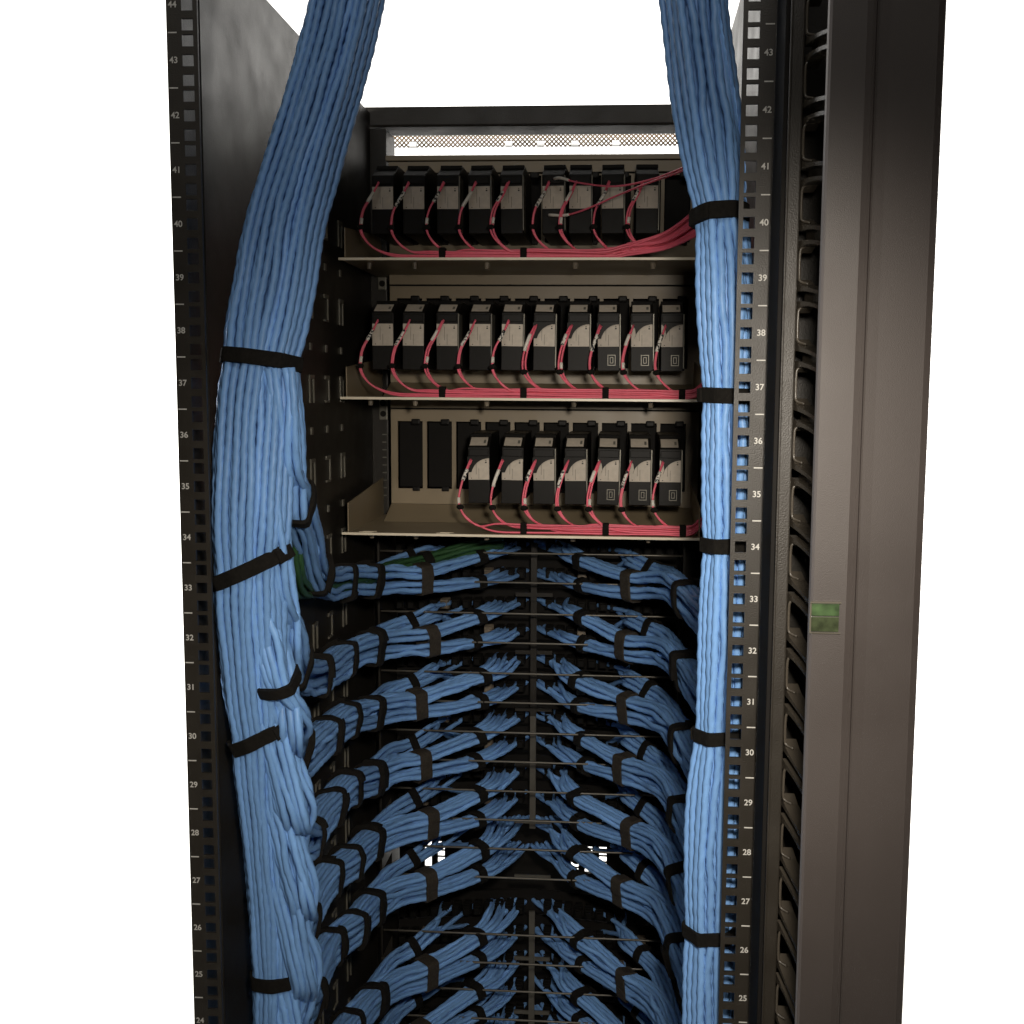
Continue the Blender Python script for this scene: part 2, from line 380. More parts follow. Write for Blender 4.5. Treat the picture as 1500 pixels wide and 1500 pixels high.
# pale overhead beam and perforated tray beyond the top of the rack
tray_o = empty('overhead_tray', (0, 1.0, at(800, 231, 1.0)[2]))
tag(tray_o, 'bright overhead tray with white beam and brown perforated side beyond the rack top', 'cable tray')
zb0, zb1, zm1 = at(800, 229, 1.0)[2], at(800, 217.5, 1.0)[2], at(800, 192, 1.0)[2]
box('beam', M['white_paint'], tray_o, -0.62, 0.42, 0.985, 1.03, zb0, zb1, 0.001)
bm = bmesh.new(); pitch = 0.0078; x = -0.62
hgt = zm1 - zb1
while x < 0.42:
    for sl in (1, -1):
        xa, xb = (x, x + hgt * sl)
        v = [bm.verts.new(p) for p in ((xa - 0.0019, 1.0 + 0.0006 * sl, zb1), (xa + 0.0019, 1.0 + 0.0006 * sl, zb1), (xb + 0.0019, 1.0 + 0.0006 * sl, zm1), (xb - 0.0019, 1.0 + 0.0006 * sl, zm1))]
        f = bm.faces.new(v); e = bmesh.ops.extrude_face_region(bm, geom=[f])
        bmesh.ops.translate(bm, vec=(0, 0.001 , 0), verts=[q for q in e['geom'] if isinstance(q, bmesh.types.BMVert)])
    x += pitch
bmesh.ops.recalc_face_normals(bm, faces=bm.faces)
build('perforated_side', bm, M['mesh'], tray_o)
box('tray_rim', M['mesh'], tray_o, -0.65, 0.45, 0.995, 1.005, zm1, zm1 + 0.004)
for px in (605, 745, 792, 842, 902):
    x = at(px, 212, 0.99)[0]; box('beam_tab', M['white_paint'], tray_o, x - 0.006, x + 0.006, 0.988, 0.996, zb1 + 0.0003, zb1 + 0.010)
under(tray_o)

# ------------------------------------------------------------------ right-hand cable manager and its cover
mgr = empty('cable_manager', (0.26, -0.07, 0))
tag(mgr, 'black plastic vertical cable manager with curved fingers beside the right rail', 'cable manager')
sx0, sx1 = 0.2445, 0.2612
bm = bmesh.new(); add_box(bm, 0.2515, sx1, -0.078, -0.02, 0.0, uz(46)); build('spine', bm, M['rail'], mgr, 0.0012)
box('spine_step', M['dark'], mgr, 0.2478, 0.2514, -0.072, -0.02, 0.0, uz(46), 0.0008)
bm = bmesh.new(); add_box(bm, 0.2505, 0.2522, -0.0797, -0.0772, 0.0, uz(46)); build('bead', bm, M['rail'], mgr, 0.0007)
box('back_wall', M['black_metal'], mgr, 0.2615, 0.315, -0.024, -0.020, 0.0, uz(46))
box('stray_light_block', M['black_metal'], mgr, 0.3155, 0.3185, -0.200, -0.020, 0.0, uz(46))  # added out of view to keep stray lamp light off the fingers
box('inner_wall', M['plastic'], mgr, 0.2513, 0.2525, -0.0195, 0.02, 0.0, uz(46))
def finger(z):
    # channel section swept on a drooping curve towards the aisle
    prof = [(0.0, 0.0065), (0.0105, 0.0065), (0.0105, -0.0065), (0.0, -0.0065), (0.0, -0.0037), (0.0062, -0.0037), (0.0062, 0.0037), (0.0, 0.0037)]
    n = 14; t = np.linspace(0, 1, n)
    cx = sx1 + 0.0005 + 0.022 * t**1.1; cy = -0.070 - 0.135 * t; cz = z + 0.001 - 0.006 * t - 0.030 * t**2
    V = []
    for i in range(n):
        g = 1.0 + 0.9 * math.exp(-t[i] * 16)       # flares into the spine
        for u_, v_ in prof: V.append((cx[i] + u_, cy[i], cz[i] + v_ * (g if abs(v_) > 0.005 else 1.0)))
    k = len(prof); F = []
    for i in range(n - 1):
        for j in range(k): F.append((i * k + j, i * k + (j + 1) % k, (i + 1) * k + (j + 1) % k, (i + 1) * k + j))
    me = mesh_np('finger', V, F, M['plastic'], smooth=False); o = link(bpy.data.objects.new('finger', me), mgr); return o
FZ = at(1160, 523, -0.075)[2]
for k in range(-9, 21):
    z = FZ - k * U; finger(z)
    # rounded lit edge of the opening between two fingers
    zz0, zz1 = z - U + 0.0112, z - 0.0095
    P, q = spline([(sx1 + 0.006, -0.0775, zz1 + 0.002), (sx1 + 0.0025, -0.078, zz1 + 0.0008), (sx1 + 0.0012, -0.078, zz1 - 0.003), (sx1 + 0.0012, -0.078, zz0 + 0.004), (sx1 + 0.0022, -0.079, zz0), (sx1 + 0.0075, -0.082, zz0 - 0.002)], 0.0015)
    link(bpy.data.objects.new('opening_edge', tube_mesh('opening_edge', P, 0.0011, M['plastic'], 8)), mgr)
under(mgr)

cov = empty('manager_cover', (0.28, -0.22, 0))
tag(cov, 'grey-brown metal cover panel on the far right with a small latch tinted by a green reflection', 'cover')
cx0 = at(1193, 720, -0.222)[0]; cxr = at(1256, 720, -0.222)[0]; cx1 = at(1356, 720, -0.21)[0]
prof = [(cx0, -0.214), (cx0, -0.2205), (cx0 + 0.0015, -0.222), (cxr - 0.0045, -0.222), (cxr - 0.0015, -0.2242), (cxr + 0.0005, -0.2236), (cxr + 0.003, -0.2195), (cxr + 0.010, -0.2185), (cx1 - 0.006, -0.2155), (cx1 - 0.0015, -0.2135), (cx1, -0.209), (cx1, -0.150)]
inner = [(x_ + (0.002 if i < 6 else -0.002 if i > 8 else 0), y_ + 0.002) for i, (x_, y_) in enumerate(prof)]
prism('cover_panel', M['cover'], cov, prof + inner[::-1], 'z', 0.02, uz(46))
l0, l1 = at(1188, 881, -0.224), at(1231, 929, -0.224)
fr = bmesh.new(); t = 0.0011
add_box(fr, l0[0] - 0.0005, l1[0], -0.2242, -0.2221, l0[2] - t, l0[2])
add_box(fr, l0[0] - 0.0005, l1[0], -0.2235, -0.2221, l1[2], l1[2] + t * 0.6)
add_box(fr, l0[0] - 0.0005, l0[0] + 0.0006, -0.2235, -0.2221, l1[2] + t * 0.61, l0[2] - t - 0.0001)
lf = build('latch_frame', fr, mat('worn latch metal', (0.11, 0.10, 0.08), 0.25, 0.3), cov)
zm = (l0[2] * 0.52 + l1[2] * 0.48)
li = box('latch', M['latch_reflection'], cov, l0[0] + 0.0007, l1[0] - 0.001, -0.2231, -0.2221, zm + 0.0006, l0[2] - t - 0.0002, 0.0003)
box('latch_window', mat('latch window with dull green reflection', (0.034, 0.044, 0.021), 0.25, 0, 0.45, 140), cov, l0[0] + 0.0007, l1[0] - 0.001, -0.2228, -0.2221, l1[2] + t, zm, 0.0003)  # same green reflection put into the window's colour
under(cov)

# ------------------------------------------------------------------ chassis rows, modules and fibre cords
YP, YL, YF = 0.66, 0.48, 0.526
x_l = at(573, 660, YP)[0]; x_r = at(1023, 665, YP)[0]
lipz = [at(765, y, YL)[2] for y in (381.5, 585, 790.5)]
lip_mid = lipz[1]; TROW = [lip_mid + 0.1775, lip_mid, lip_mid - 0.1775]
lx0 = at(504, 785, YL)[0]; lx1 = at(1028, 795, YL)[0]
slot_w = 0.0425
slot_x = [at(601 + 42.7 * k, 665, YP)[0] for k in range(10)]
ROWN = ('top', 'middle', 'bottom')
label_dz = at(700, 687, YF)[2] - TROW[2]                 # label centre above its tray
face_c = [at(560 + 46.75 * k, 687, YF)[0] for k in range(10)]
row_faces = {0: [at(p, 290, YF)[0] for p in (561, 606, 656, 703, 750, 811, 850, 898, 948)], 1: [at(p, 491, YF)[0] for p in (561, 605, 655, 703, 750, 797, 848, 892, 941, 985)], 2: [at(p, 687, YF)[0] for p in (702, 750, 797, 843.5, 890.5, 937.5, 982)]}
ORD = ('first', 'second', 'third', 'fourth', 'fifth', 'sixth', 'seventh', 'eighth', 'ninth', 'tenth')
for ri in range(3):
    zl = TROW[ri]; ztop = zl + 0.1775 - 0.003 if ri else at(800, 240, YP)[2]
    ch = empty('equipment_chassis', (0, YP, zl))
    tag(ch, {0: 'warm grey equipment chassis and tray at the top with nine modules', 1: 'warm grey equipment chassis and tray in the middle with ten modules', 2: 'warm grey equipment chassis and tray at the bottom with three empty bays'}[ri], 'chassis', 'equipment chassis stacked in the rack')
    zs0 = zl + 0.026                    # bottom of the face above the sloping sill
    zsl0, zsl1 = zl + 0.0265 + 0.018, min(zl + 0.0265 + 0.117, ztop - 0.016)       # bay opening
    # face built from strips round the bays
    box('face_strip', M['panel'], ch, x_l, x_r, YP, YP + 0.004, zsl1, ztop - 0.014)
    box('face_strip', M['panel'], ch, x_l, x_r, YP - 0.002, YP + 0.004, ztop - 0.0115, ztop + 0.004)
    box('seam', M['dark'], ch, x_l, x_r, YP + 0.002, YP + 0.006, ztop - 0.0139, ztop - 0.0116)
    box('face_strip', M['panel'], ch, x_l, x_r, YP, YP + 0.004, zs0 - 0.004, zsl0)
    edges = [x_l] + [v for k in range(10) for v in (slot_x[k] - 0.0185, slot_x[k] + 0.0185)] + [x_r]
    for k in range(0, 22, 2):
        box('bay_divider', M['panel'], ch, edges[k], edges[k + 1], YP, YP + 0.004, zsl0 + 0.0001, zsl1 - 0.0001)
    box('inner_back', M['dark'], ch, x_l, x_r, YP + 0.05, YP + 0.052, zl, ztop)
    for k in range(10):
        box('bay_back', M['dark'], ch, slot_x[k] - 0.0175, slot_x[k] + 0.0175, YP + 0.010, YP + 0.012, zsl0 + 0.002, zsl1 - 0.002)
        kx = slot_x[k] + 0.009
        bm = bmesh.new(); add_box(bm, kx - 0.0065, kx + 0.0065, YP - 0.006, YP - 0.0002, zsl1 - 0.005, zsl1 + 0.0035); build('bay_latch', bm, M['module'], ch, 0.002, 2)
        bm = bmesh.new(); add_box(bm, kx - 0.0055, kx + 0.0055, YP - 0.004, YP - 0.0002, zsl0 - 0.0035, zsl0 + 0.003); build('bay_latch', bm, M['module'], ch, 0.0015, 2)
    # sill and tray
    prism('sill', M['panel'], ch, [(YP + 0.004, zs0 - 0.0045), (YP - 0.001, zs0 - 0.0045), (0.607, zl + 0.0012), (YP + 0.004, zl + 0.0012)], 'x', x_l, x_r)
    tr = box('tray', M['panel'], ch, lx0, lx1, YL + 0.0012, YP + 0.05, zl - 0.0012, zl + 0.001)
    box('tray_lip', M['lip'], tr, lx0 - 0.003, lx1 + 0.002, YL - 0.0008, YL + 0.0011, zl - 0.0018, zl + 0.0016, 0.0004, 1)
    for sx in (lx0 + 0.004, lx1 - 0.004):
        prism('tray_side', M['panel'], tr, [(YL + 0.004, zl + 0.0011), (YL + 0.004, zl + 0.040), (YP + 0.03, zl + 0.058), (YP + 0.03, zl + 0.0011)], 'x', sx, sx + 0.0015)
    for px in (0.022, 0.125):
        for dz in (0, 0.004):
            bm = bmesh.new(); add_box(bm, lx0 + px - 0.004 + dz, lx0 + px + 0.014 + dz, YL + 0.008 + dz * 1.7, YL + 0.0095 + dz * 1.7, zl + 0.0011, zl + 0.0016); build('print_mark', bm, M['lip'], tr)
    for px in (0.03, 0.09, 0.185, 0.30, 0.40):
        bm = bmesh.new(); bmesh.ops.create_cone(bm, segments=10, radius1=0.003, radius2=0.0038, depth=0.008, cap_ends=True, matrix=Matrix.Translation((lx0 + px, YL + 0.03, zl - 0.0055)))
        build('tray_stud', bm, M['beige'], tr)
    under(ch)
    if ri == 0:      # lid over the top chassis
        hd = box('chassis_lid', M['panel'], ch, x_l - 0.004, x_r + 0.01, 0.655, 0.72, ztop + 0.0045, ztop + 0.012, 0.001); hd.matrix_parent_inverse = ch.matrix_basis.inverted()
    # modules
    for k, xc in enumerate(row_faces[ri]):
        zc = zl + label_dz
        mod = empty('plug_in_module', (xc, YF, zc - 0.046))
        tag(mod, 'black plug-in module with pale label, %s from the left in the %s chassis' % (ORD[k], ROWN[ri]), 'module', 'plug-in modules in the chassis rows')
        zb, zf = zc - 0.046, zc + 0.029
        body = [(YF, zb), (YF, zf), (YF + 0.002, zf + 0.001), (YF + 0.026, zf + 0.013), (YF + 0.028, zf + 0.018), (YP - 0.006, zf + 0.019), (YP - 0.006, zb + 0.002)]
        prism('body', M['module'], mod, body, 'x', xc - 0.0145, xc + 0.0145, 0.0008)
        # thin metal edge on the right of the face, label, upper label on the slope, small icon window
        if k >= 2: box('metal_edge', M['clip'], mod, xc + 0.0146, xc + 0.0158, YF - 0.0005, YF + 0.03, zb + 0.004, zf - 0.001)
        box('front_bezel', M['module'], mod, xc - 0.013, xc + 0.013, YF - 0.0016, YF - 0.0001, zc + 0.0175, zf - 0.002, 0.0006, 1)
        lb = box('label', M['label'], mod, xc - 0.0140, xc + 0.0138, YF - 0.0005, YF - 0.0001, zc - 0.0143, zc + 0.0145)
        bm = bmesh.new()
        for (u_, v_, a, b) in ((-0.010, -0.0122, 0.0006, 0.0006), (0.0095, 0.009, 0.0011, 0.0009), (0.0095, 0.0115, 0.0008, 0.0005), (0.0, -0.006, 0.0002, 0.007), (-0.0035, 0.002, 0.0002, 0.009)):
            add_box(bm, xc + u_ - a, xc + u_ + a, YF - 0.00065, YF - 0.00055, zc + v_ - b, zc + v_ + b)
        build('print', bm, M['ink'], lb)
        s0, s1 = np.array((YF + 0.0045, zf + 0.00235)), np.array((YF + 0.0240, zf + 0.0120)); nrm = np.array((-(s1 - s0)[1], (s1 - s0)[0])); nrm /= np.linalg.norm(nrm)
        pl = [s0 + nrm * 0.0001, s1 + nrm * 0.0001, s1 + nrm * 0.0007, s0 + nrm * 0.0007]
        if ri: ul = prism('upper_label', M['label'], mod, pl, 'x', xc - 0.0125, xc + 0.0105)
        q0 = s0 * 0.75 + s1 * 0.25; q1 = s0 * 0.35 + s1 * 0.65
        if ri: prism('print', M['clip'], ul, [q0 + nrm * 0.00075, q1 + nrm * 0.00075, q1 + nrm * 0.0009, q0 + nrm * 0.0009], 'x', xc + 0.0055, xc + 0.0085)
        bm = bmesh.new(); icon = ri and k >= len(row_faces[ri]) - 3; wx, wz = xc + 0.004, zc - 0.032
        for (a0, a1, b0, b1) in ((-0.0052, -0.0044, -0.007, 0.007), (0.0044, 0.0052, -0.007, 0.007), (-0.0043, 0.0043, 0.0062, 0.007), (-0.0043, 0.0043, -0.007, -0.0062), (-0.0022, -0.0015, -0.004, 0.004), (0.0015, 0.0022, -0.004, 0.004), (-0.0014, 0.0014, 0.0033, 0.004), (-0.0014, 0.0014, -0.004, -0.0033)):
            add_box(bm, wx + a0, wx + a1, YF - 0.0012, YF - 0.0001, wz + b0, wz + b1)
        build('icon_window', bm, M['clip'], mod) if icon else bm.free()
        # dark curved plate standing in for a shadow cast on the label corner
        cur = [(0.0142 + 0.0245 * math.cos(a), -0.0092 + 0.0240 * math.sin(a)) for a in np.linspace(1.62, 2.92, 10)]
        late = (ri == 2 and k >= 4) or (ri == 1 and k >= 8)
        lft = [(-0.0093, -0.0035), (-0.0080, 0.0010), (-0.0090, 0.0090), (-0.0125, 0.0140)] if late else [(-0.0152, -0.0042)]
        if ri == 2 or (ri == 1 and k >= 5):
            prism('label_shadow', M['module'], mod, [(xc + u_, zc + v_) for u_, v_ in [(0.0142, 0.0165)] + cur + lft + [(-0.0152, 0.0165)]], 'y', YF - 0.0028, YF - 0.0008)
        for o in mod.children: o.matrix_parent_inverse = mod.matrix_basis.inverted()
        mod.rotation_euler = (0, random.uniform(-0.014, 0.014), random.uniform(-0.02, 0.02))
    # fibre cords
    fb = empty('fibre_bundle', (0, YL + 0.03, zl))
    nm = len(row_faces[ri])
    tag(fb, 'pink fibre cords looping from the modules along the %s tray' % ROWN[ri], 'fibre cords', 'pink fibre cord runs on the trays')
    FR = 0.00140
    cords = []
    for k, xc in enumerate(row_faces[ri]):
        zc = zl + label_dz
        for d in range(2):
            yrun = YL + 0.0125 + 0.0029 * (k % 4) + 0.0006 * d; zrun = zl + 0.0030 + 0.0024 * ((2 * k + d) % 5)
            if ri == 2: zrun = zl + 0.0032 + 0.0026 * ((2 * (nm - k) + d) % 5)
            e = 0.0013 * d
            xs_ = xc - 0.0185 + random.uniform(-0.002, 0.002)
            tp = 0.006 if not (ri == 2 or (ri == 1 and k > 4)) else 0.0
            drop = 0.040 if k else 0.028
            pts = [(xs_ + 0.008 + tp, YF - 0.006, zc + 0.012 + tp + e), (xs_ + 0.003 + tp * 0.6 + e, YF - 0.016, zc + e), (xs_ - 0.003 + e, YF - 0.022, zc - 0.018), (xs_ - 0.006 + e, YF - 0.026, zc - 0.036), (xs_ - 0.004 + e * 1.3, YF - 0.030, zc - 0.050),
                   (xs_ + 0.006 + e, YF - 0.032, zl + 0.0210 - e), (xs_ + 0.022, yrun + 0.003, zl + 0.0105 + e * 0.6), (xs_ + 0.046, yrun, zrun + 0.0008), (xs_ + 0.085, yrun, zrun)]
            x = xs_ + 0.14
            while x < lx1 - 0.045: pts.append((x, yrun + random.uniform(-0.0007, 0.0007), zrun + random.uniform(-0.0005, 0.0005))); x += 0.06
            f = (2 * k + d) / (2 * nm)
            if ri == 0:
                while pts[-1][0] > 0.115 and len(pts) > 7: pts.pop()
                pts += [(0.135, yrun, zrun + 0.003 + 0.008 * f), (0.18, yrun - 0.01, zl + 0.012 + 0.022 * f), (0.215, yrun - 0.03, zl + 0.024 + 0.034 * f), (0.24, yrun - 0.06, zl + 0.034 + 0.050 * f), (0.243, yrun - 0.2, zl + 0.06 + 0.05 * f)]
            else:
                pts += [(lx1 - 0.018, yrun, zrun), (lx1 - 0.004, yrun - 0.004, zrun + 0.009), (lx1 + 0.006, yrun - 0.016, zrun + 0.022), (lx1 + 0.010, yrun - 0.05, zrun + 0.06)]
            pts = [p for i, p in enumerate(pts) if i == 0 or np.linalg.norm(np.array(p) - np.array(pts[i - 1])) > 1e-3]
            # keep x rising along the run
            run = []
            for i, p in enumerate(pts):
                if i > 7 and p[0] < run[-1][0] + 0.004 and i < len(pts) - 2: continue
                run.append(p)
            P, q = spline(run, 0.004)
            co = link(bpy.data.objects.new('fibre_cord', tube_mesh('fibre_cord', P, FR, M['pink'], 6)), fb); cords.append((P, q, co, k, d))
            if d == 0:      # white marker sleeve with print near the module
                i0 = int(np.searchsorted(q, 0.014)); i1 = int(np.searchsorted(q, 0.036 + 0.006 * (k % 2)))
                link(bpy.data.objects.new('marker_sleeve', tube_mesh('marker_sleeve', P[i0:i1], FR * 1.75, M['sleeve_print'] if (k * 7 + ri) % 3 else M['sleeve'], 8)), co)
            if d == 1 and k % 2 == 0:
                i0 = int(np.searchsorted(q, 0.056)); i1 = int(np.searchsorted(q, 0.066))
                link(bpy.data.objects.new('marker_sleeve', tube_mesh('marker_sleeve', P[i0:i1], FR * 1.6, M['sleeve'], 8)), co)
    for P, q, co, k, d in cords:
        if d == 0:      # small black tie on each loop
            i = int(np.searchsorted(q, 0.066)); 
            bm = bmesh.new(); bmesh.ops.create_uvsphere(bm, u_segments=12, v_segments=8, radius=0.0044, matrix=Matrix.Translation(Vector(P[i] + np.array((0.0007, -0.0005, 0)))) @ Matrix.Diagonal((1.15, 0.8, 0.85, 1)))
            build('tie', bm, M['strap'], fb, smooth=True)
    tie_px = {0: ((648, 373), (767, 374)), 1: ((648, 574), (767, 576), (887, 578), (999, 577)), 2: ((767, 782), (887, 785), (1000, 788))}[ri]
    for px, py in tie_px:
        x = at(px, py, YL + 0.014)[0]; near = [P for P, q, co, k, d in cords if P[:, 0].min() < x - 0.004]
        if not near: continue
        ys, zs = [], []
        for P in near:
            i = int(np.argmin(np.abs(P[20:, 0] - x))) + 20
            if P[i, 2] < zl + 0.022: ys.append(P[i, 1]); zs.append(P[i, 2])
        if not ys: continue
        box('strap', M['strap'], fb, x - 0.0042, x + 0.0042, min(ys) - 0.0022, max(ys) + 0.0022, zl + 0.0013, max(zs) + 0.0026, 0.001)
    under(fb)
# two loose cords crossing the upper right of the top row
for nm_, pts in (('upper of two loose pink cords sweeping across the top right modules', [(812, 262, 0.515), (822, 261, 0.50), (850, 268, 0.48), (900, 273, 0.44), (950, 264, 0.40), (990, 250, 0.36), (1030, 232, 0.30), (1050, 215, 0.25)]),
                 ('lower of two loose pink cords rising across the top right modules', [(804, 315, 0.515), (830, 315, 0.50), (862, 305, 0.48), (905, 286, 0.45), (950, 268, 0.41), (990, 254, 0.36), (1030, 236, 0.30), (1050, 218, 0.25)])):
    P, q = spline([at(*p) for p in pts], 0.004)
    o = link(bpy.data.objects.new('loose_fibre_cord', tube_mesh('loose_fibre_cord', P, 0.0012, M['pink'], 6))); tag(o, nm_, 'fibre cord', 'loose fibre cords at the top right')
    link(bpy.data.objects.new('marker_sleeve', tube_mesh('marker_sleeve', P[:9], 0.0019, M['sleeve'], 8)), o)

# ------------------------------------------------------------------ patch panels with lacing bars and jacks
ZB = at(616, 941.5, 0.56)[2]; PITCHZ = 0.0889
NR = 9
ROWS = list(range(NR))
def rowz(k): return ZB + PITCHZ * (1 - k) - (0.045 if k > 5 else 0)
RW = ('first', 'second', 'third', 'fourth', 'fifth', 'sixth', 'seventh', 'eighth', 'ninth')
jack_me = None
for k in ROWS:
    z = rowz(k)
    pp = empty('patch_panel', (0, 0.72, z - 0.03))
    tag(pp, ('dark angled patch panel with grey lacing bars, %s row below the trays' if k != 5 else 'open lacing bar frame in front of the bright slits, %s row below the trays') % RW[k], 'patch panel', 'patch panels below the trays')
    for sgn in (1, -1):
        for lv in (() if k == 5 else (0, 1)):
            zz = z - 0.015 + lv * 0.043
            prism('panel', M['dark'], pp, [(0.0, 0.745), (sgn * 0.215, 0.715), (sgn * 0.215, 0.718), (0.0, 0.748)], 'z', zz - 0.019, zz + 0.019)
            for j in range(12):
                xj = sgn * (0.022 + 0.0165 * j); yj = 0.742 - abs(xj) / 0.215 * 0.03
                if jack_me is None:
                    bm = bmesh.new(); add_box(bm, -0.006, 0.006, -0.026, -0.0005, -0.007, 0.007)
                    add_box(bm, -0.0045, 0.0045, -0.031, -0.0261, -0.005, 0.005)
                    add_box(bm, -0.0066, 0.0066, -0.020, -0.016, -0.0078, 0.0078); add_box(bm, -0.0066, 0.0066, -0.012, -0.008, -0.0078, 0.0078)
                    t_ = build('jack', bm, M['jack_dark'], pp, 0.0006, 1); jack_me = t_.data; jj = t_; beige_me = jack_me.copy(); beige_me.materials[0] = M['beige']
                else: jj = link(bpy.data.objects.new('jack', beige_me if (j in (3, 9) and lv == 0) or (j == 7 and lv and k % 2) else jack_me), pp)
                jj.location = (xj, yj, zz); 
    for dz, yy in ((0.030, 0.628), (-0.012, 0.622)):
        P = np.array([(x, yy - 0.0 * abs(x), z + dz - 0.0) for x in np.linspace(-0.222, 0.222, 12)])
        link(bpy.data.objects.new('lacing_bar', tube_mesh('lacing_bar', P, 0.0016, M['steel'], 6)), pp)
    box('bar_arm', M['black_metal'], pp, 0.219, 0.222, 0.62, 0.70, z - 0.008, z + 0.05); box('bar_arm', M['black_metal'], pp, -0.222, -0.219, 0.62, 0.70, z - 0.008, z + 0.05)
    k != 5 and box('centre_post', M['black_metal' if k < 3 else 'steel'], pp, -0.0045, 0.0045, 0.69, 0.694, z - 0.052, z + 0.0365)
    box('centre_cross', M['black_metal' if k < 4 else 'steel'], pp, -0.028, 0.028, 0.6945, 0.697, z - 0.046, z - 0.040)
    under(pp)

TRUNK = [
    (520, -60, 0.20, 1.0), (490, 80, 0.17, 1.0), (446, 230, 0.13, 1.0), (418, 330, 0.10, 1.02), (400, 430, 0.075, 1.03), (383, 525, 0.06, 1.0), (374, 640, 0.055, 1.0), (368, 760, 0.05, 0.98), (366, 850, 0.05, 0.92), (371, 960, 0.056, 0.84), (380, 1080, 0.066, 0.75), (390, 1200, 0.08, 0.67), (398, 1310, 0.09, 0.62), (403, 1430, 0.095, 0.60), (406, 1560, 0.095, 0.60), (412, 1820, 0.095, 0.60), (420, 2150, 0.095, 0.60)]
TR = np.array([at(px, py, y) for px, py, y, s_ in TRUNK])[::-1]      # left trunk from the floor up
def trunk(z, dx, dy): return np.array((np.interp(z, TR[:, 2], TR[:, 0]) + dx, np.interp(z, TR[:, 2], TR[:, 1]) + dy, z))

